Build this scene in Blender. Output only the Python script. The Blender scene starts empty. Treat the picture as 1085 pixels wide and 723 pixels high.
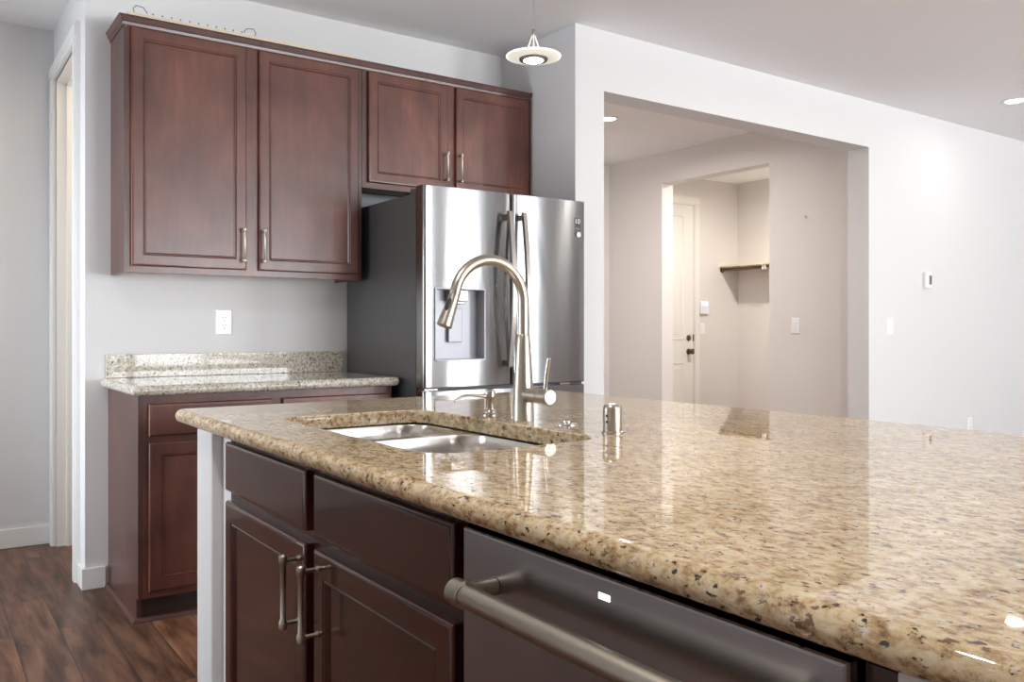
import bpy, bmesh, math, random
from mathutils import Vector, Matrix
random.seed(7)
C = bpy.context.scene.collection
S = bpy.context.scene
PI = math.pi

# ---------------------------------------------------------------- camera
FPX, YH, YAW, CAMH = 906.63, 349.42, 55.0, 1.141
cd = bpy.data.cameras.new('camera'); cam = bpy.data.objects.new('camera', cd); C.objects.link(cam)
cd.sensor_width = 36; cd.sensor_fit = 'HORIZONTAL'; cd.lens = FPX / 1085 * 36
cd.shift_y = (YH - 361.5) / 1085 * -1 * -1          # horizon a little above the middle of the frame
cd.clip_start = 0.02; cd.clip_end = 200
cam.location = (0, 0, CAMH)
cam.rotation_euler = (PI/2, 0, math.radians(YAW - 90))
S.camera = cam
# ---------------------------------------------------------------- world, daylight, exposure
S.view_settings.view_transform = 'Standard'
S.view_settings.look = 'None'
S.view_settings.gamma = 1.0
S.view_settings.use_curve_mapping = False
S.view_settings.exposure = 0.63
S.cycles.use_denoising = True
S.cycles.max_bounces = 12; S.cycles.diffuse_bounces = 6; S.cycles.glossy_bounces = 6
S.cycles.transparent_max_bounces = 12
S.cycles.sample_clamp_indirect = 6.0
S.cycles.caustics_reflective = False; S.cycles.caustics_refractive = False
w = bpy.data.worlds.new('sky'); S.world = w; w.use_nodes = True
w.node_tree.nodes['Background'].inputs[0].default_value = (0.80, 0.89, 1.0, 1)
w.node_tree.nodes['Background'].inputs[1].default_value = 2.2

DAY = (0.91, 0.955, 1.0)
def daylight(name, loc, rot, sx, sy, power, col=DAY):
    l = bpy.data.lights.new(name, 'AREA'); l.shape = 'RECTANGLE'; l.size = sx; l.size_y = sy
    l.energy = power; l.color = col
    o = bpy.data.objects.new(name, l); C.objects.link(o); o.location = loc; o.rotation_euler = rot
    return o
# daylight coming in through the windows of the living room behind the camera
daylight('daylight_wide_window', (3.55, -4.78, 1.52), (PI/2, 0, 0), 2.7, 1.47, 170)
daylight('daylight_living_window', (6.75, -4.78, 1.45), (PI/2, 0, 0), 1.7, 1.7, 120)
daylight('daylight_assumed_window', (-1.50, 3.65, 1.20), (PI/2+.10, 0, -PI/2), 1.6, 1.9, 40)  # assumed unseen window on the left, added for light on left-facing sides
# unseen lamps outside the glass, tilted up, added to brighten the ceiling
WARM = (1.0, .98, .95)
daylight('ceiling_fill_wide', (3.7, -5.6, .25), (PI/2+.55, 0, 0), 3.6, 1.6, 700, WARM)
daylight('ceiling_fill_window', (6.75, -5.6, .45), (PI/2+.55, 0, 0), 2.2, 1.6, 310, WARM)
LAMP = 26.0

# ---------------------------------------------------------------- materials
M = {}
def mat(name, base=(.8, .8, .8), rough=.5, metal=0, spec=.5, coat=0, coat_r=.1, emit=None, es=0):
    m = bpy.data.materials.new(name); m.use_nodes = True
    b = m.node_tree.nodes['Principled BSDF']
    b.inputs['Base Color'].default_value = (*base, 1); b.inputs['Roughness'].default_value = rough
    b.inputs['Metallic'].default_value = metal; b.inputs['Specular IOR Level'].default_value = spec
    b.inputs['Coat Weight'].default_value = coat; b.inputs['Coat Roughness'].default_value = coat_r
    if emit: b.inputs['Emission Color'].default_value = (*emit, 1); b.inputs['Emission Strength'].default_value = es
    M[name] = m
    return m
def N(m, t, **k):
    n = m.node_tree.nodes.new(t)
    for a, v in k.items(): setattr(n, a, v)
    return n
def L(m, a, b): m.node_tree.links.new(a, b)
def bsdf(m): return m.node_tree.nodes['Principled BSDF']
def coords(m, scale=(1, 1, 1), rot=(0, 0, 0), loc=(0, 0, 0)):
    t = N(m, 'ShaderNodeNewGeometry'); p = N(m, 'ShaderNodeMapping')
    p.inputs['Scale'].default_value = scale; p.inputs['Rotation'].default_value = rot; p.inputs['Location'].default_value = loc
    L(m, t.outputs['Position'], p.inputs['Vector'])
    return p.outputs['Vector']
def noise(m, vec, scale, detail=4, rough=.55, dist=0):
    n = N(m, 'ShaderNodeTexNoise'); n.inputs['Scale'].default_value = scale; n.inputs['Detail'].default_value = detail
    n.inputs['Roughness'].default_value = rough; n.inputs['Distortion'].default_value = dist
    L(m, vec, n.inputs['Vector']); return n.outputs['Fac']
def ramp(m, fac, stops):
    r = N(m, 'ShaderNodeValToRGB'); e = r.color_ramp.elements
    while len(e) < len(stops): e.new(.5)
    for i, (p, c) in enumerate(stops):
        e[i].position = p; e[i].color = (*c, 1) if len(c) == 3 else c
    L(m, fac, r.inputs['Fac']); return r.outputs['Color']
def mix(m, f, a, b, mode='MIX'):
    n = N(m, 'ShaderNodeMix', data_type='RGBA', blend_type=mode)
    for s, v in ((0, f), (6, a), (7, b)):
        if hasattr(v, 'links') or hasattr(v, 'is_linked'): L(m, v, n.inputs[s])
        elif s == 0: n.inputs[0].default_value = v
        else: n.inputs[s].default_value = (*v, 1)
    return n.outputs[2]
def bump(m, h, strength, dist=.002):
    b = N(m, 'ShaderNodeBump'); b.inputs['Strength'].default_value = strength; b.inputs['Distance'].default_value = dist
    L(m, h, b.inputs['Height']); L(m, b.outputs['Normal'], bsdf(m).inputs['Normal'])

def wallmat(name, col, tex=.35):
    m = mat(name, col, .7, spec=.25)
    v = coords(m); bump(m, noise(m, v, 140, 3, .6), tex, .0025)
    return m
wallmat('wall_paint', (.70, .70, .705))
wallmat('wall_paint_lamplit', (.73, .70, .675), .2)  # same wall paint, lamplight warmth put into its colour
wallmat('ceiling_paint', (.87, .88, .89), .5)
mat('trim_paint', (.80, .80, .79), .35)
mat('door_paint', (.80, .78, .74), .4)
mat('plastic_white', (.85, .85, .86), .3)
mat('slot_dark', (.06, .06, .06), .5)
mat('screen_grey', (.16, .16, .12), .3)
mat('screen_blue', (.25, .30, .8), .3, emit=(.35, .42, 1), es=1.2)
mat('black_recess', (.006, .006, .006), .6)
mat('rubber', (.02, .02, .022), .45)
mat('lath_wood', (.74, .66, .50), .6)
mat('wire_white', (.80, .80, .78), .35)
mat('wire_dark', (.05, .05, .05), .4)
mat('lamp_glow', (1, 1, 1), .3, emit=(1, .97, .90), es=9)
mat('bulb_glow', (1, 1, 1), .3, emit=(1, .96, .86), es=14)
mat('white_glow', (1, 1, 1), .3, emit=(.95, .98, 1), es=2.2)

def woodmat(name, dark, mid, light, rough=.34, coat=.22):
    m = mat(name, mid, rough, coat=coat, coat_r=.22 if not name.startswith('dark') else .07)
    v = coords(m, (9, 9, 1.1)); v2 = coords(m, (1, 1, .8)); v3 = coords(m, (60, 60, 3))
    c = ramp(m, noise(m, v2, 3.2, 3, .55, .4), [(.33, dark), (.52, mid), (.70, light)])
    g = ramp(m, noise(m, v, 3.0, 5, .6), [(.3, (.78, .78, .78)), (.7, (1.12, 1.12, 1.12))])
    g2 = ramp(m, noise(m, v3, 3.0, 3, .6), [(.3, (.88, .88, .88)), (.7, (1.06, 1.06, 1.06))])
    c = mix(m, 1.0, c, g, 'MULTIPLY'); c = mix(m, 1.0, c, g2, 'MULTIPLY')
    L(m, c, bsdf(m).inputs['Base Color'])
    return m
woodmat('cherry_wood', (.085, .027, .018), (.138, .045, .029), (.195, .070, .044))
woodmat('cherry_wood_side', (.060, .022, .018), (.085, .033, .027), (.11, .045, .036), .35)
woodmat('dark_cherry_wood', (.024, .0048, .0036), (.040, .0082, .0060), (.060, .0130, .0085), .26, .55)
mat('toe_dark', (.02, .008, .006), .5)
mat('cabinet_inside', (.50, .40, .27), .6)

def granite(name, warm):
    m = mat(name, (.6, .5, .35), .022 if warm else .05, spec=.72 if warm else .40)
    v = coords(m, (1, 1, 1)); vs = coords(m, (1.0, .6, 1.0), (0, 0, .35))
    if warm: st = [(.30, (.20, .115, .06)), (.41, (.42, .28, .15)), (.49, (.605, .458, .272)), (.58, (.71, .588, .392)), (.72, (.78, .70, .57))]
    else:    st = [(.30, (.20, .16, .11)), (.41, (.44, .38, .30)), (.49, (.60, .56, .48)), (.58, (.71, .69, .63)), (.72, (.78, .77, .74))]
    c = ramp(m, noise(m, vs, 88, 5, .70, .3), st)
    big = ramp(m, noise(m, v, 6.5, 3, .5), [(.35, (.88, .86, .82)), (.65, (1.06, 1.06, 1.07))])
    c = mix(m, 1.0, c, big, 'MULTIPLY')
    q = ramp(m, noise(m, v, 70, 4, .6), [(.57, (0, 0, 0)), (.68, (.75, .75, .75))])
    c = mix(m, q, c, (.72, .67, .60) if warm else (.74, .74, .73))
    s1 = ramp(m, noise(m, vs, 62, 5, .66, .4), [(.605, (0, 0, 0)), (.64, (1, 1, 1))])
    c = mix(m, s1, c, (.19, .115, .07) if warm else (.16, .13, .10))
    s2 = ramp(m, noise(m, vs, 105, 4, .62), [(.605, (0, 0, 0)), (.645, (1, 1, 1))])
    c = mix(m, s2, c, (.045, .032, .028))
    L(m, c, bsdf(m).inputs['Base Color'])
    return m
granite('golden_granite', True)
granite('granite_lit_pale', False)  # same stone, light on the back counter put into a paler colour

def steel(name, col, rough, brushed=0, wave=0, metal=1.0):
    """metal; brushed > 0 blurs reflections up and down, as horizontal brushing does"""
    m = mat(name, col, rough, metal=metal)
    if brushed:
        t = N(m, 'ShaderNodeCombineXYZ'); t.inputs[2].default_value = 1.0
        bsdf(m).inputs['Anisotropic'].default_value = brushed
        L(m, t.outputs[0], bsdf(m).inputs['Tangent'])
    if wave:
        v2 = coords(m, (1, 1, .16)); bump(m, noise(m, v2, 7, 2, .5, .6), wave, .01)
    return m
steel('fridge_steel', (.33, .335, .34), .22, .95, .08)
steel('fridge_side', (.115, .112, .110), .38, metal=.6)
steel('panel_steel', (.40, .40, .42), .20, .6)
steel('nickel', (.46, .42, .36), .34)
steel('nickel_dark', (.34, .32, .30), .26)
steel('chrome', (.70, .69, .67), .10)
steel('sink_steel', (.74, .72, .69), .22)
mat('dispenser_grey', (.36, .365, .40), .35, metal=.2)
mat('ring_dark', (.10, .095, .08), .5)
mat('bronze', (.16, .11, .07), .35, metal=.8)

# window glass: clear, with mirror reflections
gm = bpy.data.materials.new('window_glass'); gm.use_nodes = True; nt = gm.node_tree; nt.nodes.clear()
o_ = nt.nodes.new('ShaderNodeOutputMaterial'); tr = nt.nodes.new('ShaderNodeBsdfTransparent'); gl = nt.nodes.new('ShaderNodeBsdfGlossy')
gl.inputs['Roughness'].default_value = .01; fr = nt.nodes.new('ShaderNodeFresnel'); mx = nt.nodes.new('ShaderNodeMixShader')
nt.links.new(fr.outputs[0], mx.inputs[0]); nt.links.new(tr.outputs[0], mx.inputs[1]); nt.links.new(gl.outputs[0], mx.inputs[2]); nt.links.new(mx.outputs[0], o_.inputs[0])
M['window_glass'] = gm
# frosted lamp disc: own glow stands in for the bulb light passing through
m = mat('frosted_disc', (.92, .93, .88), .35, emit=(1, 1, .86), es=.26)

m = mat('rim_glow', (.95, .95, .9), .3, emit=(1, 1, .90), es=.9)
# vinyl plank floor, boards along Y
m = mat('plank_floor', (.2, .1, .06), .40, spec=.28)
v = coords(m, (1, 1, 1), (0, 0, PI/2))
br = N(m, 'ShaderNodeTexBrick'); br.inputs['Scale'].default_value = 1.0; br.inputs['Brick Width'].default_value = 1.22
br.inputs['Row Height'].default_value = .152; br.inputs['Mortar Size'].default_value = .0012; br.offset = .37; br.offset_frequency = 2
br.inputs['Color1'].default_value = (0, 0, 0, 1); br.inputs['Color2'].default_value = (1, 1, 1, 1); br.inputs['Mortar'].default_value = (.5, .5, .5, 1)
L(m, v, br.inputs['Vector'])
# shift the grain from board to board
add = N(m, 'ShaderNodeVectorMath', operation='MULTIPLY_ADD')
L(m, br.outputs['Color'], add.inputs[0]); add.inputs[1].default_value = (7, 3, 5); 
gv = coords(m, (6.5, .75, 1)); L(m, gv, add.inputs[2])
n1 = N(m, 'ShaderNodeTexNoise'); n1.inputs['Scale'].default_value = 3.3; n1.inputs['Detail'].default_value = 8; n1.inputs['Roughness'].default_value = .62; n1.inputs['Distortion'].default_value = .35
L(m, add.outputs[0], n1.inputs['Vector'])
c = ramp(m, n1.outputs['Fac'], [(.30, (.045, .024, .017)), (.42, (.095, .049, .032)), (.51, (.148, .080, .052)), (.62, (.21, .118, .076)), (.78, (.29, .18, .12))])
tint = ramp(m, br.outputs['Color'], [(0, (.80, .76, .74)), (.5, (1.1, 1.0, .92)), (1, (1.42, 1.22, 1.04))])
c = mix(m, 1.0, c, tint, 'MULTIPLY')
c = mix(m, br.outputs['Fac'], c, (.02, .012, .01))
L(m, c, bsdf(m).inputs['Base Color'])
bump(m, n1.outputs['Fac'], .15, .002)

# ---------------------------------------------------------------- mesh helpers (world coordinates)
ORIG = {}
def obj(name, bm, material, parent=None, smooth=False, label=None):
    off = ORIG.get(parent.name, Vector((0, 0, 0))) if parent else Vector((0, 0, 0))
    bmesh.ops.recalc_face_normals(bm, faces=bm.faces)
    if off.length: bmesh.ops.translate(bm, verts=bm.verts, vec=-off)
    me = bpy.data.meshes.new(name); bm.to_mesh(me); bm.free()
    for mm in (material if isinstance(material, (list, tuple)) else [material]):
        me.materials.append(M[mm])
    if smooth:
        for p in me.polygons: p.use_smooth = True
        me.set_sharp_from_angle(angle=math.radians(38))
    o = bpy.data.objects.new(name, me); C.objects.link(o)
    if smooth and name in ('door', 'drawer_front', 'false_drawer_front') and 'wood' in str(material):
        wn = o.modifiers.new('weighted', 'WEIGHTED_NORMAL'); wn.mode = 'FACE_AREA'; wn.weight = 100; wn.keep_sharp = True
    if parent: o.parent = parent
    ORIG[o.name] = off
    if label: o['label'] = label
    return o
def thing(name, loc, label, cat, group=None):
    o = bpy.data.objects.new(name, None); C.objects.link(o); o.location = loc; o.empty_display_size = .05
    o['label'] = label; o['category'] = cat
    if group: o['group'] = group
    ORIG[o.name] = Vector(loc)
    return o
def tag(o, label, cat, group=None):
    o['label'] = label; o['category'] = cat
    if group: o['group'] = group
    return o
def flat_top(o):
    wn = o.modifiers.new('weighted', 'WEIGHTED_NORMAL'); wn.mode = 'FACE_AREA'; wn.weight = 100; wn.keep_sharp = True
    return o
def struct(name, bm, m, smooth=False):
    o = obj(name, bm, m, None, smooth); o['kind'] = 'structure'; return o
def recenter(o):
    """put a one-mesh thing's origin at the middle of its base"""
    me = o.data; xs = [v.co for v in me.vertices]
    c = Vector(((min(v.x for v in xs)+max(v.x for v in xs))/2, (min(v.y for v in xs)+max(v.y for v in xs))/2, min(v.z for v in xs)))
    me.transform(Matrix.Translation(-c)); o.location = c; return o
def add_box(bm, x0, x1, y0, y1, z0, z1, bev=0, seg=2):
    b = bmesh.new(); bmesh.ops.create_cube(b, size=1)
    bmesh.ops.scale(b, vec=(x1-x0, y1-y0, z1-z0), verts=b.verts)
    bmesh.ops.translate(b, vec=((x0+x1)/2, (y0+y1)/2, (z0+z1)/2), verts=b.verts)
    if bev: bmesh.ops.bevel(b, geom=b.edges[:], offset=bev, segments=seg, affect='EDGES', profile=.5)
    merge(bm, b)
def merge(bm, b):
    me = bpy.data.meshes.new('t'); b.to_mesh(me); b.free(); bm.from_mesh(me); bpy.data.meshes.remove(me)
def box(*a, **k):
    bm = bmesh.new(); add_box(bm, *a, **k); return bm
def boxes(*bs, bev=0):
    bm = bmesh.new()
    for b in bs: add_box(bm, *b, bev=bev)
    return bm
def loft(bm, loops, cap0=True, cap1=True):
    vs = [[bm.verts.new(p) for p in lp] for lp in loops]
    n = len(loops[0])
    for a, b in zip(vs, vs[1:]):
        for i in range(n): bm.faces.new((a[i], a[(i+1) % n], b[(i+1) % n], b[i]))
    if cap0: bm.faces.new(vs[0])
    if cap1: bm.faces.new(list(reversed(vs[-1])))
    return vs
def panel(o, u, v, n, w, h, prof):
    """rectangular front: nested rectangles given as (inset, height along n)"""
    bm = bmesh.new(); o, u, v, n = map(Vector, (o, u, v, n))
    loft(bm, [[o+u*i+v*i+n*d, o+u*(w-i)+v*i+n*d, o+u*(w-i)+v*(h-i)+n*d, o+u*i+v*(h-i)+n*d] for i, d in prof])
    return bm
def rr(x0, x1, y0, y1, r, k=6):
    pts = []
    for cx, cy, a0 in ((x1-r, y1-r, 0), (x0+r, y1-r, 90), (x0+r, y0+r, 180), (x1-r, y0+r, 270)):
        for i in range(k+1):
            a = math.radians(a0 + 90*i/k); pts.append((cx+r*math.cos(a), cy+r*math.sin(a)))
    return pts
def add_lathe(bm, base, axis, prof, n=32, cap=True):
    """prof: (radius, distance along axis)"""
    axis = Vector(axis).normalized(); base = Vector(base)
    q = axis.to_track_quat('Z', 'Y'); loops = []
    for r, d in prof:
        loops.append([base + axis*d + q @ Vector((r*math.cos(2*PI*i/n), r*math.sin(2*PI*i/n), 0)) for i in range(n)])
    loft(bm, loops, cap, cap)
def lathe(*a, **k):
    bm = bmesh.new(); add_lathe(bm, *a, **k); return bm
def add_tube(bm, pts, rad, n=16, cap=True):
    pts = [Vector(p) for p in pts]; rs = rad if isinstance(rad, (list, tuple)) else [rad]*len(pts)
    t0 = (pts[1]-pts[0]).normalized(); ref = Vector((0, 0, 1)) if abs(t0.z) < .9 else Vector((0, 1, 0))
    u = t0.cross(ref).normalized(); loops = []
    for i, p in enumerate(pts):
        t = (pts[min(i+1, len(pts)-1)] - pts[max(i-1, 0)]).normalized()
        u = (u - t*u.dot(t)).normalized(); v = t.cross(u)
        loops.append([p + (u*math.cos(2*PI*k/n) + v*math.sin(2*PI*k/n))*rs[i] for k in range(n)])
    loft(bm, loops, cap, cap)
def tube(*a, **k):
    bm = bmesh.new(); add_tube(bm, *a, **k); return bm

X, Y, Z = (1, 0, 0), (0, 1, 0), (0, 0, 1)
CEIL = 2.743
# ================================================================= THE SETTING
bm = box(-1.44, 9.34, -4.75, 6.44, -.12, 0); struct('floor', bm, 'plank_floor')
bm = box(-1.44, 9.34, -4.75, 6.44, CEIL, CEIL+.12); struct('ceiling', bm, 'ceiling_paint')
YW, YO, XG = 4.152, 3.470, 2.833
struct('wall_kitchen_back', box(.619, XG, YW, YW+.13, 0, CEIL), 'wall_paint')
struct('wall_pantry', boxes((.619, .744, YW+.13, 4.36, 0, CEIL), (.619, .744, 5.06, 5.17, 0, CEIL), (.619, .744, 4.36, 5.06, 2.45, CEIL)), 'wall_paint')
struct('wall_hall', box(-1.3, 2.3, 5.17, 5.31, 0, CEIL), 'wall_paint')
struct('wall_pantry_end', box(2.2, 2.3, YW+.13, 5.17, 0, CEIL), 'wall_paint_lamplit')
struct('wall_alcove', boxes((XG, 3.031, YO, 6.30, 0, CEIL)), 'wall_paint')
struct('wall_living', boxes((3.031, 5.476, YO, YO+.164, 2.418, CEIL), (5.476, 9.2, YO, YO+.164, 0, CEIL)), 'wall_paint')
struct('wall_corridor', boxes((5.57, 5.71, YO+.164, 4.394, 0, CEIL), (5.57, 5.71, 5.581, 6.30, 0, CEIL), (5.57, 5.71, 4.394, 5.581, 2.468, CEIL)), 'wall_paint_lamplit')
struct('wall_corridor_end', box(XG, 7.59, 6.30, 6.44, 0, CEIL), 'wall_paint_lamplit')
struct('wall_nook', box(7.45, 7.59, YO+.164, 6.30, 0, CEIL), 'wall_paint_lamplit')
struct('wall_left', boxes((-1.44, -1.30, -4.75, 2.8, 0, CEIL), (-1.44, -1.30, 4.5, 5.31, 0, CEIL), (-1.44, -1.30, 2.8, 4.5, 2.15, CEIL), (-1.44, -1.30, 2.8, 4.5, 0, .25)), 'wall_paint')
struct('wall_right', boxes((9.2, 9.34, -4.6, YO+.164, 0, CEIL)), 'wall_paint')
fz = -4.6
struct('wall_front', boxes((-1.3, 2.2, fz-.14, fz, 0, CEIL), (4.9, 5.9, fz-.14, fz, 0, CEIL), (7.6, 9.2, fz-.14, fz, 0, CEIL),
       (2.2, 4.9, fz-.14, fz, 2.25, CEIL), (2.2, 4.9, fz-.14, fz, 0, .78), (5.9, 7.6, fz-.14, fz, 2.3, CEIL), (5.9, 7.6, fz-.14, fz, 0, .6)), 'wall_paint')
def window(name, x0, x1, z0, z1, nx, axis='Y', p=fz):
    fw = .05; bm = bmesh.new()
    def b(a0, a1, c0, c1, t0, t1):
        if axis == 'Y': add_box(bm, a0, a1, t0, t1, c0, c1)
        else: add_box(bm, t0, t1, a0, a1, c0, c1)
    t0, t1 = (p-.10, p-.04) if axis == 'Y' else (p+.04, p+.10)
    b(x0, x1, z0, z0+fw, t0, t1); b(x0, x1, z1-fw, z1, t0, t1)
    for i in range(nx+1):
        xc = x0+fw/2 + (x1-x0-fw)*i/nx; b(xc-fw/2, xc+fw/2, z0, z1, t0, t1)
    o = struct(name, bm, 'trim_paint')
    bm = bmesh.new(); tm = (t0+t1)/2
    if axis == 'Y': add_box(bm, x0+.02, x1-.02, tm-.003, tm+.003, z0+.02, z1-.02)
    else: add_box(bm, tm-.003, tm+.003, x0+.02, x1-.02, z0+.02, z1-.02)
    g = obj('pane', bm, 'window_glass', o)
window('window_1', 2.2, 4.9, .78, 2.25, 2)
window('window_2', 5.9, 7.6, .6, 2.3, 2)
window('window_assumed', 2.8, 4.5, .25, 2.15, 1, 'X', -1.44)  # unseen window, assumed and added for light from the left

# baseboards
def bprof(bm, x0, x1, y0, y1, h): add_box(bm, x0, x1, y0, y1, 0, h, bev=.003, seg=1)
HB = .092
struct('baseboard_hall', box(-1.29, .602, 5.155, 5.17, 0, HB+.008, bev=.003), 'trim_paint')
struct('baseboard_kitchen', boxes((.604, .700, YW-.015, YW, 0, HB), (.604, .619, YW, 4.268, 0, HB), bev=.002), 'trim_paint')
struct('baseboard_living', box(5.476, 9.19, YO-.015, YO, 0, HB, bev=.003), 'trim_paint')
struct('baseboard_corridor', boxes((5.555, 5.57, YO+.18, 4.394, 0, HB), (5.555, 5.57, 5.581, 6.285, 0, HB)), 'trim_paint')
# pantry doorway: casing on the hall side, jamb and stop
bm = bmesh.new()
for y0, y1 in ((4.275, 4.352), (5.068, 5.150)):
    add_box(bm, .600, .619, y0, y1, 0, 2.458); add_box(bm, .594, .600, y0+.012, y1-.012, 0, 2.458)
add_box(bm, .600, .619, 4.275, 5.150, 2.458, 2.535); add_box(bm, .594, .600, 4.275, 5.150, 2.47, 2.523)
struct('trim_1', bm, 'trim_paint')
bm = bmesh.new()
add_box(bm, .619, .744, 4.345, 4.365, 0, 2.445); add_box(bm, .619, .744, 5.052, 5.072, 0, 2.445); add_box(bm, .619, .744, 4.352, 5.068, 2.440, 2.46)
add_box(bm, .665, .70, 5.038, 5.053, 0, 2.44); add_box(bm, .665, .70, 4.365, 4.378, 0, 2.44); add_box(bm, .665, .70, 4.365, 5.053, 2.426, 2.44)
struct('trim_2', bm, 'door_paint')

# garage-entry door at the far end of the nook (slab, casing, hardware)
def face(name, x0, x1, z0, z1, y, prof, m, parent=None, label=None):       # fronts facing -Y
    return obj(name, panel((x0, y, z0), X, Z, (0, -1, 0), x1-x0, z1-z0, prof), m, parent, label=label)
YE = 6.30
bm = bmesh.new()
add_box(bm, 6.740, 6.825, YE-.019, YE, 0, 2.45); add_box(bm, 6.752, 6.813, YE-.025, YE-.019, 0, 2.45)
add_box(bm, 5.80, 5.885, YE-.019, YE, 0, 2.45)
add_box(bm, 5.80, 6.825, YE-.019, YE, 2.45, 2.535); add_box(bm, 5.80, 6.825, YE-.025, YE-.019, 2.462, 2.523)
struct('trim_3', bm, 'door_paint')
ds = struct('door_1', box(5.887, 6.738, YE-.010, YE-.001, .008, 2.448), 'door_paint')
RP = [(0, 0), (0, .004), (.012, .006), (.02, .0), (.045, .001), (.07, .006)]
obj('door_panel', panel((6.00, YE-.010, 1.036), X, Z, (0, -1, 0), .60, 1.30, RP), 'door_paint', ds)
obj('door_panel', panel((6.00, YE-.010, .20), X, Z, (0, -1, 0), .60, .60, RP), 'door_paint', ds)
dx = 6.665
obj('deadbolt', lathe((dx, YE-.010, 1.055), (0, -1, 0), [(.030, 0), (.030, .008), (.022, .014), (.012, .016), (.012, .024)]), 'bronze', ds, True)
obj('door_knob', lathe((dx, YE-.010, .910), (0, -1, 0), [(.032, 0), (.032, .006), (.013, .012), (.013, .032), (.026, .040), (.029, .052), (.022, .062), (.005, .066)]), 'bronze', ds, True)
obj('strike_plate', boxes((6.728, 6.737, YE-.022, YE-.010, 1.02, 1.09), (6.728, 6.737, YE-.022, YE-.010, .885, .94)), 'bronze', ds)

# ================================================================= KITCHEN BACK WALL
DOORP = [(0, 0), (0, .0125), (.0006, .0148), (.0021, .0170), (.0044, .0186), (.0072, .0194), (.0095, .0195), (.0455, .0195), (.0475, .0166), (.0500, .0186), (.0530, .0180), (.0575, .0118), (.0600, .0115)]
SLABP = [(0, 0), (0, .0125), (.0006, .0148), (.0021, .0170), (.0044, .0186), (.0072, .0194), (.0095, .0195)]
def pull_handle(parent, p, n, length, r=.0060, stand=.030, m='nickel'):
    """vertical bar pull centred at p on a front whose outward normal is n"""
    p = Vector(p); n = Vector(n); h = length/2; bm = bmesh.new(); q = p + n*stand
    add_lathe(bm, q-Vector((0, 0, h)), Z, [(.0045, 0), (.0082, .003), (.0086, .010), (.0078, .017), (r*.85, .021), (r*.85, length-.021), (.0078, length-.017), (.0086, length-.010), (.0082, length-.003), (.0045, length)], 16)
    for s in (-1, 1):
        a = p + Vector((0, 0, s*(h-.012)))
        add_lathe(bm, a, n, [(.0062, 0), (.0062, .003), (.0042, .005), (.0042, stand)], 12)
    return obj('handle', bm, m, parent, True)

def upper_cabinet(name, x0, x1, z0, z1, y0, label, doors, dz, hz, hx, side_gap_bottom=.0):
    t = thing(name, ((x0+x1)/2, YW-.15, z0), label, 'cabinet')
    # box: sides, top, recessed bottom, back
    bm = boxes((x0, x0+.018, y0+.001, YW-.002, z0, z1), (x1-.018, x1, y0+.001, YW-.002, z0, z1), (x0+.018, x1-.018, y0+.02, YW-.002, z1-.018, z1), (x0+.018, x1-.018, YW-.012, YW-.002, z0+.02, z1-.018))
    obj('carcass', bm, 'cherry_wood_side', t)
    obj('bottom_panel', box(x0+.018, x1-.018, y0+.02, YW-.012, z0+.025, z0+.04), 'cabinet_inside', t, label='pale unstained bottom panel')
    bm = bmesh.new(); fr = .034
    add_box(bm, x0+.018, x1-.018, y0+.001, y0+.02, z0, z0+fr); add_box(bm, x0+.018, x1-.018, y0+.001, y0+.02, z1-fr, z1)
    for c in ((x0+.018, x0+.04), ((doors[0][1]+doors[1][0])/2-.035, (doors[0][1]+doors[1][0])/2+.035), (x1-.04, x1-.018)):
        add_box(bm, c[0], c[1], y0+.001, y0+.02, z0+fr, z1-fr)
    obj('face_frame', bm, 'cherry_wood', t)
    for (a, b), h in zip(doors, hx):
        d = obj('door', panel((a, y0, dz[0]), X, Z, (0, -1, 0), b-a, dz[1]-dz[0], DOORP), 'cherry_wood', t, True)
        pull_handle(d, (h, y0-.0195, hz), (0, -1, 0), .155)
    return t
YU = 3.8626
upA = upper_cabinet('wall_cabinet', .7227, 1.8045, 1.383, 2.419, YU, 'tall cherry wood wall cabinet with two doors above the back granite counter', [(.749, 1.233), (1.290, 1.782)], (1.410, 2.414), 1.520, (1.216, 1.307))
upB = upper_cabinet('wall_cabinet', 1.8065, 2.831, 1.840, 2.419, YU, 'short cherry wood wall cabinet with two doors mounted above the refrigerator', [(1.834, 2.285), (2.336, 2.808)], (1.867, 2.414), 1.985, (2.268, 2.353))
# crown moulding: one continuous length over both cabinets, returned along the left side
bm = bmesh.new(); prof = [(0, 2.4195), (-.004, 2.4195), (-.007, 2.431), (-.010, 2.433), (-.013, 2.440), (-.018, 2.452), (-.0215, 2.458), (.010, 2.458), (.010, 2.4195)]
path = []
for o_, z_ in prof:
    path.append([Vector((.7227+o_, YW-.002, z_)), Vector((.7227+o_, YU+o_, z_)), Vector((2.831, YU+o_, z_))])
for i in range(len(path)):
    a, b = path[i], path[(i+1) % len(path)]
    for k in range(2): bm.faces.new([bm.verts.new(q) for q in (a[k], b[k], b[k+1], a[k+1])])
for k in (0, 2): bm.faces.new([bm.verts.new(p[k]) for p in path])
bmesh.ops.remove_doubles(bm, verts=bm.verts, dist=1e-5)
tag(recenter(obj('crown_moulding', bm, 'cherry_wood_side')), 'cherry wood crown moulding running along the top of the wall cabinets', 'moulding')
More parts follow.
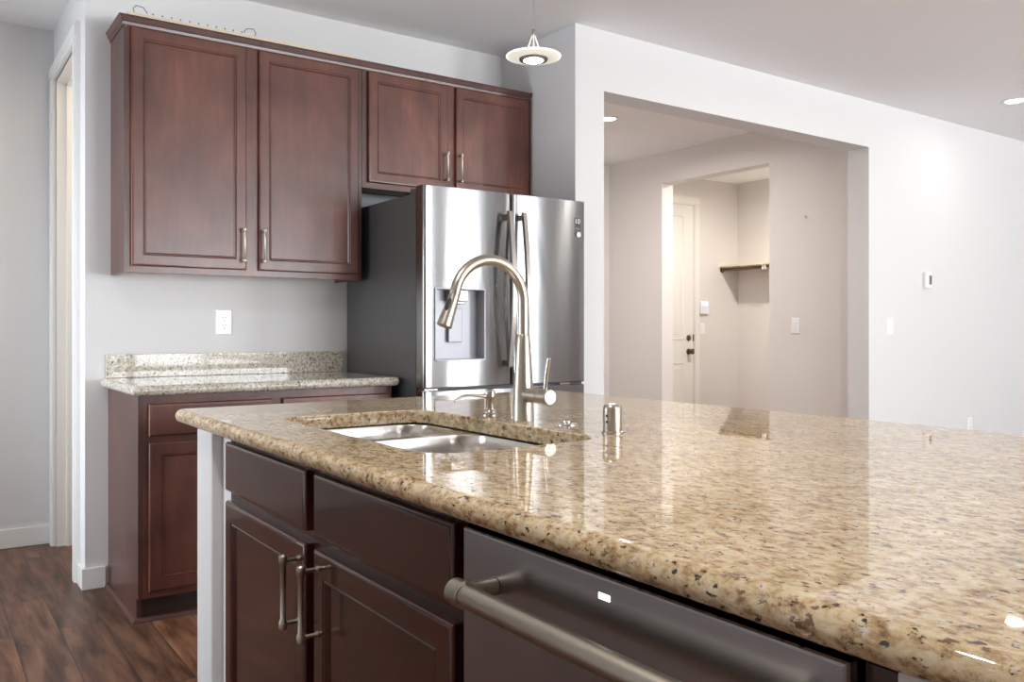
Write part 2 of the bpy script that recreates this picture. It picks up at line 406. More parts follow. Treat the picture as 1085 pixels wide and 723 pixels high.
# pale lath lying on the cabinet top and the wire rack on it
tag(recenter(obj('wood_lath', box(.742, 1.795, YU+.018, YU+.058, 2.4195, 2.485, bev=.002), 'lath_wood')), 'long pale unpainted wood lath on top of the tall wall cabinet', 'lath')
t = thing('wire_rack', (1.02, YU+.04, 2.485), 'thin white wire rack with hooked ends lying on top of the tall wall cabinet', 'rack')
bm = bmesh.new(); ry = YU+.04
add_tube(bm, [(.80, ry-.012, 2.4885), (1.26, ry-.012, 2.4885)], .0025, 8); add_tube(bm, [(.80, ry+.012, 2.4885), (1.26, ry+.012, 2.4885)], .0025, 8)
obj('rail', bm, 'wire_white', t, True)
for i in range(11):
    x_ = .845 + i*.038
    obj('crossbar', tube([(x_, ry-.014, 2.487), (x_, ry-.014, 2.497), (x_, ry+.014, 2.497), (x_, ry+.014, 2.487)], .0013, 6), 'wire_dark', t, True)
for x_, s in ((.80, -1), (1.26, 1)):
    obj('hook', tube([(x_-s*.025, ry, 2.489), (x_-s*.022, ry, 2.500), (x_-s*.008, ry, 2.519), (x_+s*.022, ry, 2.522), (x_+s*.034, ry, 2.505), (x_+s*.028, ry, 2.492)], .0019, 8), 'wire_dark', t, True)

# base cabinet under the back counter
t = thing('base_cabinet', (1.25, 3.85, 0), 'cherry wood base cabinet under the back granite counter, left of the refrigerator', 'cabinet')
bx0, bx1, by, bz = .712, 1.800, 3.535, .8845
bm = bmesh.new()
for xa in (bx0, bx1-.018):
    add_box(bm, xa, xa+.018, by, YW-.002, .095, bz); add_box(bm, xa, xa+.018, by+.028, YW-.002, .0, .095)
add_box(bm, bx0+.018, bx1-.018, by+.02, YW-.002, .10, .118); add_box(bm, bx0+.018, bx1-.018, YW-.012, YW-.002, .118, bz)
obj('carcass', bm, 'cherry_wood_side', t)
bm = boxes((bx0+.018, bx1-.018, by, by+.02, .095, .130), (bx0+.018, bx1-.018, by, by+.02, .848, bz), (bx0+.018, bx1-.018, by, by+.02, .700, .728),
           *[(a, b, by, by+.02, c, d) for a, b in ((bx0+.018, .752), (1.225, 1.292), (1.770, bx1-.018)) for c, d in ((.130, .700), (.728, .848))])
obj('face_frame', bm, 'cherry_wood', t)
for a, b in ((.749, 1.234), (1.282, 1.785)):
    obj('drawer_front', panel((a, by, .726), X, Z, (0, -1, 0), b-a, .126, SLABP), 'cherry_wood', t, True)
    obj('door', panel((a, by, .124), X, Z, (0, -1, 0), b-a, .577, DOORP), 'cherry_wood', t, True)
obj('toe_kick', box(bx0+.018, bx1-.001, by+.030, by+.045, 0, .095), 'toe_dark', t)
bm = bmesh.new()       # quarter-round shoe at the floor
def shoe(bm, pts, r=.018, n=6):
    loops = []
    for (cx, cy, ux, uy) in pts:
        loops.append([Vector((cx, cy, 0))] + [Vector((cx + ux*r*math.cos(a*PI/2/n), cy + uy*r*math.cos(a*PI/2/n), r*math.sin(a*PI/2/n))) for a in range(n+1)])
    loft(bm, loops)
shoe(bm, [(bx0, YW-.018, -1, 0), (bx0, by+.028, -1, -1), (bx1, by+.028, 0, -1)])
obj('shoe_moulding', bm, 'cherry_wood_side', t, True)

def slab(name, x0, x1, y0, y1, z0, z1, rc, material, hole=None, hr=.06):
    bm = bmesh.new(); r = (z1-z0)/2 - .001; K = 8
    outs = []
    for i in range(9):
        a = PI*i/8 ; e = r*(1-math.sin(a)); z = z0 + (z1-z0)/2 - r*1.0*math.cos(a)*((z1-z0)/2/r)
        outs.append([(px, py, z) for px, py in rr(x0+e, x1-e, y0+e, y1-e, max(rc-e, .004), K)])
    vs = loft(bm, outs, False, False)
    if not hole:
        bm.faces.new(vs[0]); bm.faces.new(list(reversed(vs[-1])))
    else:
        hx0, hx1, hy0, hy1 = hole; b = .003
        hl = [[(px, py, z) for px, py in rr(hx0+e, hx1-e, hy0+e, hy1-e, hr, K)] for e, z in ((-b, z0), (0, z0+b), (0, z1-b), (-b, z1))]
        hv = loft(bm, hl, False, False)
        for o_, h_ in ((vs[0], hv[0]), (vs[-1], hv[-1])):
            es = []
            for lp in (o_, h_):
                for i in range(len(lp)):
                    e = bm.edges.get((lp[i], lp[(i+1) % len(lp)])); es.append(e)
            bmesh.ops.triangle_fill(bm, use_beauty=True, use_dissolve=False, edges=es)
    return bm
t = thing('granite_counter', (1.25, 3.8, .885), 'speckled granite counter, coloured paler for the light on it, with backsplash on the back wall, left of the refrigerator', 'countertop')
flat_top(obj('countertop', slab('c', .680, 1.820, 3.490, YW-.002, .885, .925, .012, ''), 'granite_lit_pale', t, True))
obj('backsplash', box(.702, 1.823, YW-.022, YW-.001, .9255, 1.030, bev=.0015), 'granite_lit_pale', t)

def outlet(name, cx, cz, y, w_, h_, label, kind='outlet', n=(0, -1, 0), u=(1, 0, 0), cy=None):
    n, u = Vector(n), Vector(u); c = Vector((cx, y, cz)) if cy is None else Vector((cx, cy, cz))
    t = thing(name, c, label, kind)
    def fr(cu, cv, w2, h2, prof, d0, nm, m): 
        o = c + u*(cu-w2/2) + Vector((0, 0, cv-h2/2)) + n*d0
        obj(nm, panel(o, u, Z, n, w2, h2, prof), m, t)
    fr(0, 0, w_, h_, [(0, 0), (0, .002), (.004, .0055)], .0005, 'cover_plate', 'plastic_white')
    if kind == 'outlet':
        fr(0, 0, .036, .068, [(0, 0), (0, .001), (.0015, .002)], .0060, 'socket_face', 'plastic_white')
        for s in (-1, 1):
            bm = bmesh.new()
            for du in (-.0065, .0065):
                o = c + u*(du-.001) + Vector((0, 0, s*.019 - .001)) + n*.0081; merge(bm, panel(o, u, Z, n, .0022, .0075, [(0, 0), (0, .0006)]))
            o = c + u*(-.002) + Vector((0, 0, s*.019-.012)) + n*.0081; merge(bm, panel(o, u, Z, n, .0042, .0042, [(0, 0), (0, .0006)]))
            obj('socket_slots', bm, 'slot_dark', t)
    else:
        fr(0, 0, .034, .068, [(0, 0), (0, .002), (.002, .0035)], .0060, 'rocker', 'plastic_white')
    return t
outlet('wall_outlet', 1.2205, 1.177, YW, .074, .120, 'white duplex wall outlet above the back granite counter')
outlet('wall_outlet', 6.846, .385, YO, .074, .120, 'white wall outlet low on the living wall, just above the island edge')
outlet('light_switch', 5.735, 1.165, YO, .074, .120, 'white rocker light switch just right of the wide opening', 'light switch')
outlet('light_switch', 5.57, 1.170, 0, .076, .124, 'white rocker light switch on the corridor wall between the two openings', 'light switch', n=(-1, 0, 0), u=(0, -1, 0), cy=4.146)
outlet('light_switch', 6.885, 1.150, YE, .072, .118, 'white light switch beside the far entry door, below the alarm keypad', 'light switch')

# ================================================================= REFRIGERATOR
fx0, fx1, fy, fzt, fzb = 1.836, 2.756, 3.288, 1.781, .882
t = thing('refrigerator', ((fx0+fx1)/2, 3.7, 0), 'stainless steel french door refrigerator with water dispenser, under the short wall cabinet', 'refrigerator')
bm = boxes((fx0+.006, fx1-.006, fy+.092, 4.12, .03, 1.752)); obj('body', bm, 'fridge_side', t, label='dark grey fridge body side')
obj('gasket', boxes((fx0+.014, fx1-.014, fy+.078, fy+.091, .06, 1.76)), 'rubber', t)
obj('hinge_cover', boxes((fx0+.012, fx0+.09, fy+.03, fy+.16, 1.7535, 1.778), bev=.004), 'fridge_side', t)
obj('hinge_cover', boxes((fx1-.09, fx1-.012, fy+.03, fy+.16, 1.7535, 1.778), bev=.004), 'fridge_side', t)
def bulge(x, x0, x1, b=.010):
    s = (x-x0)/(x1-x0)*2-1
    e = .014; dd = min(x-x0, x1-x)
    return fy + b*s*s + (0 if dd > e else (e - math.sqrt(max(e*e-(e-dd)**2, 0)))*.9)
def fdoor(x0, x1, z0, z1, hole=None):
    bm = bmesh.new(); xs = sorted(set([x0 + .014*(1-math.cos(k*PI/2/5)) for k in range(6)] + [x1 - .014*(1-math.cos(k*PI/2/5)) for k in range(6)] + [x0+.014+(x1-x0-.028)*k/16 for k in range(17)] + (list(hole[:2]) if hole else [])))
    zs = [z0, z0+.004] + (list(hole[2:]) if hole else []) + [z1-.004, z1]
    g = {}
    for i, x in enumerate(xs):
        for j, z in enumerate(zs):
            g[i, j] = bm.verts.new((x, bulge(x, x0, x1) + (.004 if j in (0, len(zs)-1) else 0), z))
    for i in range(len(xs)-1):
        for j in range(len(zs)-1):
            if hole and xs[i] >= hole[0]-1e-6 and xs[i+1] <= hole[1]+1e-6 and zs[j] >= hole[2]-1e-6 and zs[j+1] <= hole[3]+1e-6: continue
            bm.faces.new((g[i, j], g[i+1, j], g[i+1, j+1], g[i, j+1]))
    yb = fy+.076; n = len(xs); m_ = len(zs)
    bt = [bm.verts.new((x, yb, z0)) for x in xs]; tp = [bm.verts.new((x, yb, z1)) for x in xs]
    for i in range(n-1):
        bm.faces.new((g[i, 0], g[i+1, 0], bt[i+1], bt[i])); bm.faces.new((g[i, m_-1], g[i+1, m_-1], tp[i+1], tp[i]))
    bm.faces.new([g[0, j] for j in range(m_)] + [tp[0], bt[0]]); bm.faces.new([g[n-1, j] for j in range(m_)] + [tp[-1], bt[-1]])
    bm.faces.new(bt + list(reversed(tp)))
    bmesh.ops.remove_doubles(bm, verts=bm.verts, dist=1e-6)
    return bm
fm = 2.3085
HOLE = (1.893, 2.149, 1.008, 1.322)
dl = obj('door', fdoor(fx0, fm-.003, fzb, fzt, HOLE), 'fridge_steel', t, True)
dr = obj('door', fdoor(fm+.003, fx1, fzb, fzt), 'fridge_steel', t, True)
fd = obj('freezer_drawer', fdoor(fx0, fx1, .48, fzb-.012), 'fridge_steel', t, True)
obj('freezer_drawer', fdoor(fx0, fx1, .075, .468), 'fridge_steel', t, True)
obj('door_gap', box(fx0+.01, fx1-.01, fy+.025, fy+.07, fzb-.012, fzb), 'rubber', t)
obj('hinge', box(fx0+.004, fx0+.07, fy+.012, fy+.06, fzb-.011, fzb-.003), 'chrome', t)
obj('hinge', box(fx1-.16, fx1-.10, fy+.010, fy+.024, fzb-.010, fzb-.001), 'chrome', t)
# dispenser
hx0, hx1, hz0, hz1 = HOLE
bm = bmesh.new(); yf = fy+.004; yb2 = fy+.066
for q in ([(hx0, yf, hz0), (hx0, yf, hz1), (hx0, yb2, hz1), (hx0, yb2, hz0)], [(hx1, yf, hz0), (hx1, yf, hz1), (hx1, yb2, hz1), (hx1, yb2, hz0)],
          [(hx0, yf, hz1), (hx1, yf, hz1), (hx1, yb2, hz1), (hx0, yb2, hz1)], [(hx0, yf, hz0), (hx1, yf, hz0), (hx1, yb2, hz0), (hx0, yb2, hz0)],
          [(hx0, yb2, hz0), (hx1, yb2, hz0), (hx1, yb2, hz1), (hx0, yb2, hz1)]):
    bm.faces.new([bm.verts.new(p) for p in q])
bmesh.ops.remove_doubles(bm, verts=bm.verts, dist=1e-6)
dp = obj('dispenser', bm, 'dispenser_grey', dl)
obj('dispenser_bezel', boxes((hx0-.004, hx0+.001, fy-.001, fy+.02, hz0-.004, hz1+.004), (hx1-.001, hx1+.004, fy-.001, fy+.02, hz0-.004, hz1+.004), (hx0, hx1, fy-.001, fy+.02, hz1, hz1+.005), (hx0, hx1, fy-.003, fy+.02, hz0-.006, hz0)), 'dispenser_grey', dl)
cx = (hx0+hx1)/2
obj('dispenser_nozzle', boxes((cx-.045, cx+.045, fy+.012, fy+.064, hz1-.052, hz1-.002), (cx-.03, cx+.03, fy+.02, fy+.06, hz1-.066, hz1-.052), (cx-.008, cx+.008, fy+.03, fy+.045, hz1-.075, hz1-.066), bev=.003), 'nickel_dark', dl)
obj('dispenser_lever', box(cx-.036, cx+.036, fy+.046, fy+.054, hz0+.075, hz1-.085, bev=.003), 'dispenser_grey', dl)
# bowed bar handles
for d, hx in ((dl, fm-.040), (dr, fm+.040)):
    bm = bmesh.new(); loops = []; nn = 24
    for k in range(nn+1):
        s = k/nn; z = .968 + (1.690-.968)*s; bow = .034 + .034*math.sin(PI*s)
        yy = fy - bow; wd = .0135; th = .007
        loops.append([Vector((hx-wd, yy+th*.3, z)), Vector((hx-wd*.75, yy-th, z)), Vector((hx+wd*.75, yy-th, z)), Vector((hx+wd, yy+th*.3, z)), Vector((hx+wd, yy+th, z)), Vector((hx-wd, yy+th, z))])
    loft(bm, loops)
    for z in (.985, 1.665): add_box(bm, hx-.010, hx+.010, fy-.034, fy+.004, z-.013, z+.013)
    obj('handle', bm, 'nickel_dark', d, True)
# stickers on the right door
def text(name, s, size, loc, rot, m, parent, ext=.0003, bold=0):
    cu = bpy.data.curves.new(name, 'FONT'); cu.body = s; cu.size = size; cu.extrude = ext; cu.align_x = 'CENTER'; cu.align_y = 'CENTER'; cu.offset = bold
    o = bpy.data.objects.new(name, cu); C.objects.link(o)
    dg = bpy.context.evaluated_depsgraph_get(); me = bpy.data.meshes.new_from_object(o.evaluated_get(dg)); bpy.data.objects.remove(o)
    me.transform(Matrix.Translation(Vector(loc)) @ rot.to_4x4()); bm = bmesh.new(); bm.from_mesh(me)
    return obj(name, bm, m, parent)
RY = Matrix.Rotation(PI/2, 3, 'X')
sx0, sx1 = 2.682, 2.720; sy = fy+.0085
for za, zb in ((1.656, 1.695), (1.632, 1.652), (1.603, 1.627)):
    xe = sx1 if za > 1.61 else sx1-.016
    obj('sticker', box(sx0, xe, sy-.004, sy+.003, za, zb), 'rubber', dr, label='black energy sticker')
text('sticker_text', '10', .036, ((sx0+sx1)/2, sy-.0045, 1.677), RY, 'plastic_white', dr)
for z_ in (1.643, 1.638): obj('sticker_line', box(sx0+.004, sx1-.004, sy-.0048, sy-.004, z_, z_+.0018), 'dispenser_grey', dr)
obj('sticker', lathe((sx1-.010, sy-.0055, 1.613), Y, [(.013, 0), (.013, .006)], 20), 'plastic_white', dr, label='white round sticker')

# ================================================================= ISLAND
IX0, IX1, IY0, IY1 = .610, 1.982, .08, 2.570
IZ0, IZ1 = .876, .914
CUT = (.768, 1.185, 1.350, 2.150)
tag(flat_top(obj('island_countertop', slab('i', IX0, IX1, IY0, IY1, IZ0, IZ1, .035, '', CUT, .075), 'golden_granite', smooth=True)), 'large golden speckled granite island countertop with a bullnose edge and sink cutout', 'countertop')
# drywall carcass of the island (end post by the door fronts, back knee wall, near end)
t = thing('kitchen_island', (1.15, 1.3, 0), 'painted drywall base of the kitchen island, its end wall showing left of the drawers', 'island')
bm = bmesh.new()
add_box(bm, .632, 1.66, 2.255, 2.395, 0, IZ0-.001, bev=.006, seg=3)
obj('end_wall', bm, 'wall_paint', t)
obj('filler_wall', boxes((.660, .740, 2.118, 2.2545, 0, IZ0-.001), (.740, 1.30, 2.118, 2.2545, 0, .62), (1.30, 1.66, 2.118, 2.2545, 0, IZ0-.001)), 'wall_paint', t)
obj('end_wall', box(.632, 1.66, .24, .378, 0, IZ0-.001, bev=.006, seg=3), 'wall_paint', t)
obj('back_wall', box(1.52, 1.66, .379, 2.117, 0, IZ0-.001), 'wall_paint', t)
# sink cabinet
t = thing('island_cabinet', (.64, 1.57, 0), 'dark cherry island cabinet with two false drawer fronts and two doors, below the sink', 'cabinet')
FXF = .640
y0c, y1c = 1.020, 2.116
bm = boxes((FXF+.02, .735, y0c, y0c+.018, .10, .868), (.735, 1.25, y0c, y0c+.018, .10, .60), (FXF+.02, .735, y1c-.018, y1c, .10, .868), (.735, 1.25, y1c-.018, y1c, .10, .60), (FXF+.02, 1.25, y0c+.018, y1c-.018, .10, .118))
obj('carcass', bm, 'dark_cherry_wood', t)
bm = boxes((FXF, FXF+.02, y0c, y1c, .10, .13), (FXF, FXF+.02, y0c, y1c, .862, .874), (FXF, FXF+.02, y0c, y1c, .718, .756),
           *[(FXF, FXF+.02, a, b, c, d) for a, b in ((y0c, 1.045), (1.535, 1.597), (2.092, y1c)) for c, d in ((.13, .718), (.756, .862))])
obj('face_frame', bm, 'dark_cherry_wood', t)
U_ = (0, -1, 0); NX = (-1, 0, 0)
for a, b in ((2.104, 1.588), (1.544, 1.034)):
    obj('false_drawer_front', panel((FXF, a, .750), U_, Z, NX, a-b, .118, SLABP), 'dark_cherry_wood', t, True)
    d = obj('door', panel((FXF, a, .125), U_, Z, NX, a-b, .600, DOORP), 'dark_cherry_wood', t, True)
    pull_handle(d, (FXF-.0195, 1.612 if a > 2 else 1.519, .632), NX, .146, r=.0064, stand=.033)
obj('toe_kick', box(FXF+.07, FXF+.085, y0c, y1c, 0, .10), 'toe_dark', t)
# dishwasher
t = thing('dishwasher', (.9, .71, 0), 'stainless steel dishwasher with a tubular handle built into the island', 'dishwasher')
dy0, dy1 = .412, 1.004
obj('tub', box(.648, 1.22, dy0+.008, dy1-.004, .06, .866), 'black_recess', t)
d = obj('door', panel((.646, dy1, .105), U_, Z, NX, dy1-dy0, .765, [(0, 0), (0, .022), (.0018, .0245), (.004, .0262)]), 'panel_steel', t)
obj('toe_panel', box(.70, .715, dy0+.005, dy1-.005, .005, .10), 'black_recess', t)
hz, hxc = .808, .566
bm = bmesh.new()
add_lathe(bm, (hxc, dy1-.090, hz), (0, -1, 0), [(.0142, 0), (.0142, dy1-dy0-.18)], 28)
h_ = obj('handle', bm, 'nickel', d, True)
for ya, s in ((dy1-.068, -1), (dy0+.068, 1)):
    bm = lathe((hxc, ya, hz), (0, s, 0), [(.0145, 0), (.0170, .002), (.0170, .024), (.0155, .0255), (.0155, .028)], 28)
    add_lathe(bm, (hxc, ya+s*.013, hz), (1, 0, 0), [(.0115, 0), (.0115, .053)], 20)
    obj('handle_bracket', bm, 'nickel', d, True)
obj('glow_rectangle', box(.6190, .6205, .700, .718, .8450, .8515), 'white_glow', d, label='small white glowing rectangle')  # small white glowing rectangle on the door front
# dark filler strip at the near side of the dishwasher
t2 = recenter(obj('filler_panel', box(.640, 1.2, .380, .408, 0, .868), 'dark_cherry_wood')); tag(t2, 'narrow dark cherry filler panel on the near side of the dishwasher', 'panel')
# black strip painted as the shade in the gap under the stone
t2 = recenter(obj('gap_shade', box(.655, 1.2, .382, 1.018, .8665, .8755), 'black_recess')); tag(t2, 'black strip painted as the shade between the dishwasher top and the island stone', 'rail')

# ---- sink
t = thing('kitchen_sink', (.98, 1.75, .66), 'double bowl stainless steel undermount sink set in the island', 'sink')
sz = .8755
bowls = [(.775, 1.175, 1.895, 2.143, .205), (.775, 1.175, 1.358, 1.858, .225)]
bm = bmesh.new(); K = 8
outer = [bm.verts.new((x, y, sz)) for x, y in rr(.752, 1.200, 1.335, 2.166, .08, K)]
es = [bm.edges.new((outer[i], outer[(i+1) % len(outer)])) for i in range(len(outer))]
for b in bowls:
    lp = [bm.verts.new((x, y, sz)) for x, y in rr(b[0], b[1], b[2], b[3], .07, K)]
    es += [bm.edges.new((lp[i], lp[(i+1) % len(lp)])) for i in range(len(lp))]
bmesh.ops.triangle_fill(bm, use_beauty=True, use_dissolve=False, edges=es)
for f in bm.faces: f.normal_update()
bmesh.ops.translate(bm, verts=bm.verts, vec=(0, 0, -.001))
obj('rim', bm, 'sink_steel', t)
for b in bowls:
    bm = bmesh.new(); loops = []
    for e, dz in ((0, .001), (.002, .006), (.004, .03), (.010, b[4]-.05), (.016, b[4]-.025), (.030, b[4]-.008), (.055, b[4])):
        loops.append([(x, y, sz-dz) for x, y in rr(b[0]+e, b[1]-e, b[2]+e, b[3]-e, max(.07-e*.3, .03), K)])
    loft(bm, loops, False, True)
    bo = obj('bowl', bm, 'sink_steel', t, True)
    obj('drain', lathe(((b[0]+b[1])/2, (b[2]+b[3])/2, sz-b[4]+.0005), Z, [(.055, 0), (.055, .002), (.042, .003), (.038, .001), (.012, .001), (.010, .004)], 28), 'chrome', bo, True)

# ---- faucet
FX, FY = 1.262, 1.752
t = thing('kitchen_faucet', (FX, FY, IZ1), 'brushed nickel pull-down gooseneck faucet behind the island sink', 'faucet')
obj('body', lathe((FX, FY, IZ1), Z, [(.0285, 0), (.0285, .002), (.0275, .004), (.0262, .060), (.0225, .125), (.0180, .195), (.0166, .213), (.0158, .2145)], 40), 'nickel', t, True)
cr = .1015; cxz = (FX-cr, 1.2105)
pts = [(FX, FY, IZ1+.214), (FX, FY, 1.16), (FX, FY, 1.19)]
for k in range(33):
    a = math.radians(172*k/32); pts.append((cxz[0]+cr*math.cos(a), FY, cxz[1]+cr*math.sin(a)))
obj('spout', tube(pts, .0136, 24), 'nickel', t, True)
e0 = Vector(pts[-1]); dirv = Vector((-.36, 0, -.93)).normalized()
sh = obj('spray_head', lathe(e0, dirv, [(.0136, -.001), (.0125, .0005), (.0138, .002), (.0145, .028), (.0182, .070), (.0187, .080), (.0170, .0815), (.012, .080)], 32), 'nickel', t, True)
bq = e0 + dirv*.030; side = Vector((-.93, 0, .36)).normalized()
side = (side + Vector((0, -.55, 0))).normalized()
bm = bmesh.new(); ax = dirv; uu = ax.cross(side).normalized(); loops = []
for sc_, dd in ((1, .012), (1, .0165), (.8, .0182)):
    loops.append([bq + ax*(.0165*sc_*math.cos(a_*PI/12)) + uu*(.0062*sc_*math.sin(a_*PI/12)) + side*dd for a_ in range(24)])
loft(bm, loops); obj('spray_button', bm, 'rubber', sh, True)
# lever side
hzc = .977
obj('handle_hub', lathe((FX, FY-.012, hzc), (0, -1, 0), [(.0185, 0), (.0185, .058), (.0176, .0585), (.0176, .0600), (.0185, .0605), (.0185, .0975), (.0165, .0995)], 36), 'nickel', t, True)
obj('lever', tube([(FX, FY-.090, hzc+.012), (FX, FY-.096, hzc+.055), (FX, FY-.106, hzc+.0935)], [.0048, .0050, .0052], 16), 'chrome', t, True)
# soap dispenser
sxp, syp = 1.257, 1.897
t = thing('soap_dispenser', (sxp, syp, IZ1), 'brushed nickel soap dispenser with curved spout, left of the faucet', 'soap dispenser')
obj('base', lathe((sxp, syp, IZ1), Z, [(.0205, 0), (.0205, .003), (.0165, .006), (.0150, .013), (.0115, .016)], 28), 'nickel', t, True)
obj('pump_head', lathe((sxp, syp, IZ1+.0155), Z, [(.0115, 0), (.0115, .026), (.0145, .030), (.0152, .034), (.0152, .045), (.0125, .051), (.006, .053)], 28), 'nickel', t, True)
sp = [(sxp-.010, syp, .964), (sxp-.035, syp, .967), (sxp-.060, syp, .970), (sxp-.080, syp, .969), (sxp-.098, syp, .963), (sxp-.110, syp, .955)]
obj('spout', tube(sp, [.0048, .0046, .0044, .0042, .0040, .0036], 14), 'nickel', t, True)
# hole cover
t = thing('hole_cover', (1.281, 1.600, IZ1), 'flat polished steel sink hole cover on the stone, right of the faucet', 'hole cover')
obj('cap', lathe((1.281, 1.600, IZ1), Z, [(.025, 0), (.025, .002), (.022, .0042), (.013, .0050)], 32), 'chrome', t, True)
obj('knob', lathe((1.281, 1.600, IZ1+.0051), Z, [(.009, 0), (.0085, .003), (.006, .0045)], 20), 'chrome', t, True)
# air gap
ax_, ay_ = 1.258, 1.412
t = thing('air_gap', (ax_, ay_, IZ1), 'short cylindrical brushed nickel air gap cap, rightmost fitting on the island', 'air gap')
obj('base', lathe((ax_, ay_, IZ1), Z, [(.0235, 0), (.0235, .003), (.0215, .005)], 32), 'nickel', t, True)
obj('cap', lathe((ax_, ay_, IZ1+.0051), Z, [(.0213, 0), (.0213, .047), (.0205, .053), (.017, .0575), (.010, .0592)], 36), 'nickel', t, True)
vd = Vector((-.80, -.60, 0)).normalized()
vd = Vector((-.97, -.24, 0)).normalized()
for dz in (.026, .039):
    p = Vector((ax_, ay_, IZ1+dz)) + vd*.0205
    obj('vent_slot', lathe(p, vd, [(.0033, 0), (.0033, .0013)], 12), 'rubber', t)

# ================================================================= PENDANT
PX, PY, PZ, PR = 1.665, 2.255, 2.028, .089
t = thing('pendant_light', (PX, PY, PZ), 'lit frosted glass disc pendant light on a thin cable near the corner', 'pendant light')
obj('glass_disc', lathe((PX, PY, PZ), Z, [(.044, .0), (.060, .0005), (PR-.007, .004), (PR-.002, .0055), (PR, .008), (PR-.003, .0105), (.060, .0075), (.044, .007)], 64), 'frosted_disc', t, True)
obj('rim', tube([(PX+(PR-.001)*math.cos(2*PI*k/48), PY+(PR-.001)*math.sin(2*PI*k/48), PZ+.008) for k in range(49)], .0022, 8, cap=False), 'rim_glow', t, True)
obj('inner_ring', lathe((PX, PY, PZ), Z, [(.034, -.006), (.045, -.006), (.0475, -.002), (.0475, .009), (.036, .010)], 48), 'ring_dark', t, True)
obj('bulb', lathe((PX, PY, PZ), Z, [(.008, -.013), (.018, -.012), (.027, -.009), (.0325, -.006), (.0335, .004)], 40), 'bulb_glow', t, True)
for k in range(3):
    a = 2*PI*k/3 + math.radians(235)
    p0 = Vector((PX+.034*math.cos(a), PY+.034*math.sin(a), PZ+.009)); p1 = Vector((PX+.020*math.cos(a), PY+.020*math.sin(a), PZ+.040)); p2 = Vector((PX+.004*math.cos(a), PY+.004*math.sin(a), PZ+.080))
    obj('rod', tube([p0, p1, p2], [.0026, .0026, .0012], 10), 'frosted_disc', t, True)  # rods share the disc's own glow, in place of lamplight on them
obj('stem', lathe((PX, PY, PZ+.076), Z, [(.003, 0), (.0055, .003), (.0055, .020), (.003, .024)], 16), 'nickel', t, True)
obj('cable', tube([(PX, PY, PZ+.098), (PX, PY, CEIL-.02)], .0011, 8), 'nickel', t)
obj('canopy', lathe((PX, PY, CEIL), (0, 0, -1), [(.055, .0005), (.055, .006), (.045, .018), (.012, .022)], 32), 'nickel', t, True)

# ================================================================= DOWNLIGHTS
def downlight(x, y, label, power=1.0, col=(1, .955, .89), spread=170, group=None):
    t = thing('ceiling_light', (x, y, CEIL), label, 'ceiling light', group)
    obj('trim_ring', lathe((x, y, CEIL), (0, 0, -1), [(.088, .0005), (.088, .003), (.070, .006), (.060, .0025), (.058, .0005)], 40), 'trim_paint', t, True)
    obj('lens', lathe((x, y, CEIL), (0, 0, -1), [(.058, .0005), (.057, .0022), (.03, .0028)], 32), 'lamp_glow', t, True)
    l = bpy.data.lights.new('downlight_lamp', 'AREA'); l.shape = 'DISK'; l.size = .10; l.energy = LAMP*power; l.color = col; l.spread = math.radians(spread)
    o = bpy.data.objects.new('downlight_lamp', l); C.objects.link(o); o.parent = t; o.location = (0, 0, -.012)
downlight(4.325, 4.908, 'lit recessed ceiling light in the corridor, at the left edge of the wide opening', .72, (1, .93, .87))
downlight(6.32, 2.89, 'lit recessed ceiling light at the right edge of the photo, above the living wall', .06)
downlight(6.45, 4.95, 'recessed ceiling light in the far nook, hidden behind the corridor wall', 1.05, (1, .94, .87))
for x, y in ((.05, 1.2), (4.2, 1.9), (1.6, -1.5), (4.4, -1.5), (7.2, -1.5)):
    downlight(x, y, 'recessed ceiling light outside the picture over the kitchen and living room', .55, group='ceiling lights outside the picture')
l = bpy.data.lights.new('pantry_lamp', 'POINT'); l.energy = 14; l.color = (1, .86, .68); l.shadow_soft_size = .08
t = thing('ceiling_light', (1.5, 4.75, CEIL), 'round ceiling lamp inside the pantry behind the doorway', 'ceiling light')
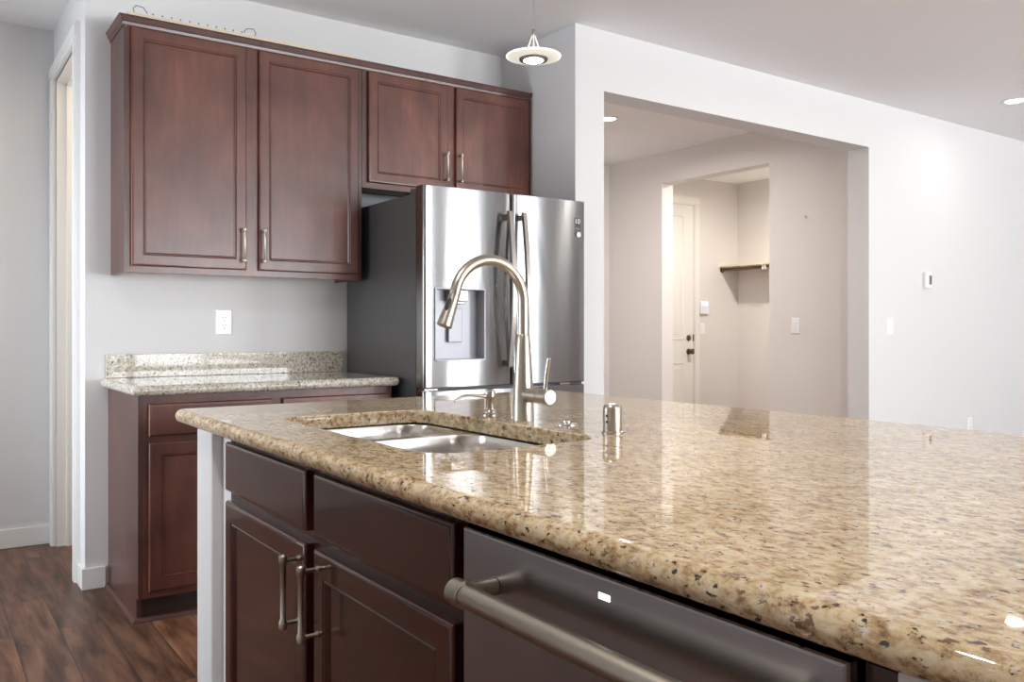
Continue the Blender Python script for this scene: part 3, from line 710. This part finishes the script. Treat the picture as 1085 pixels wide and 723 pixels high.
obj('lamp_globe', lathe((1.5, 4.75, CEIL), (0, 0, -1), [(.10, .0005), (.10, .02), (.09, .06), (.04, .08)], 32), 'plastic_white', t, True)
lo = bpy.data.objects.new('pantry_lamp', l); C.objects.link(lo); lo.parent = t; lo.location = (0, 0, -.2)

# ================================================================= THINGS ON THE FAR WALLS
# thermostat
t = thing('thermostat', (6.212, YO, 1.505), 'white wall thermostat with a small grey screen on the living wall', 'thermostat')
obj('case', box(6.165, 6.252, YO-.030, YO-.0005, 1.452, 1.570, bev=.005), 'plastic_white', t)
obj('screen', box(6.205, 6.240, YO-.0315, YO-.0285, 1.478, 1.545), 'screen_grey', t)
# alarm keypad
t = thing('alarm_keypad', (6.885, YE, 1.375), 'white alarm keypad with a lit blue display beside the far entry door', 'keypad')
obj('case', box(6.832, 6.962, YE-.028, YE-.0005, 1.305, 1.448, bev=.009), 'plastic_white', t)
obj('display', box(6.850, 6.945, YE-.0292, YE-.0275, 1.395, 1.432), 'screen_blue', t)
# closet shelf with rod
t = thing('coat_shelf', (7.3, 5.0, 1.79), 'tan wall shelf with a brown hanging rod underneath in the far nook', 'shelf')
obj('shelf_board', box(7.150, 7.449, 3.66, 6.298, 1.815, 1.833), 'lath_wood', t)
obj('hanging_rod', tube([(7.190, 3.66, 1.787), (7.190, 6.296, 1.787)], .016, 16), 'bronze', t, True)
obj('rod_flange', lathe((7.190, 6.299, 1.787), (0, -1, 0), [(.028, 0), (.028, .008), (.02, .012)], 20), 'bronze', t, True)
for y_ in (5.705, 5.735): obj('bracket', boxes((7.16, 7.20, y_-.008, y_+.008, 1.765, 1.8145), bev=.002), 'plastic_white', t)
obj('shelf_cleat', box(7.18, 7.448, 6.278, 6.2985, 1.795, 1.8145), 'trim_paint', t)
# nail in the corridor wall
tag(recenter(obj('wall_nail', lathe((5.57, 4.06, 2.005), (-1, 0, 0), [(.004, .0003), (.004, .010), (.012, .011), (.012, .014)], 12), 'lath_wood')), 'small pale nail head high on the corridor wall right of the nook opening', 'nail')
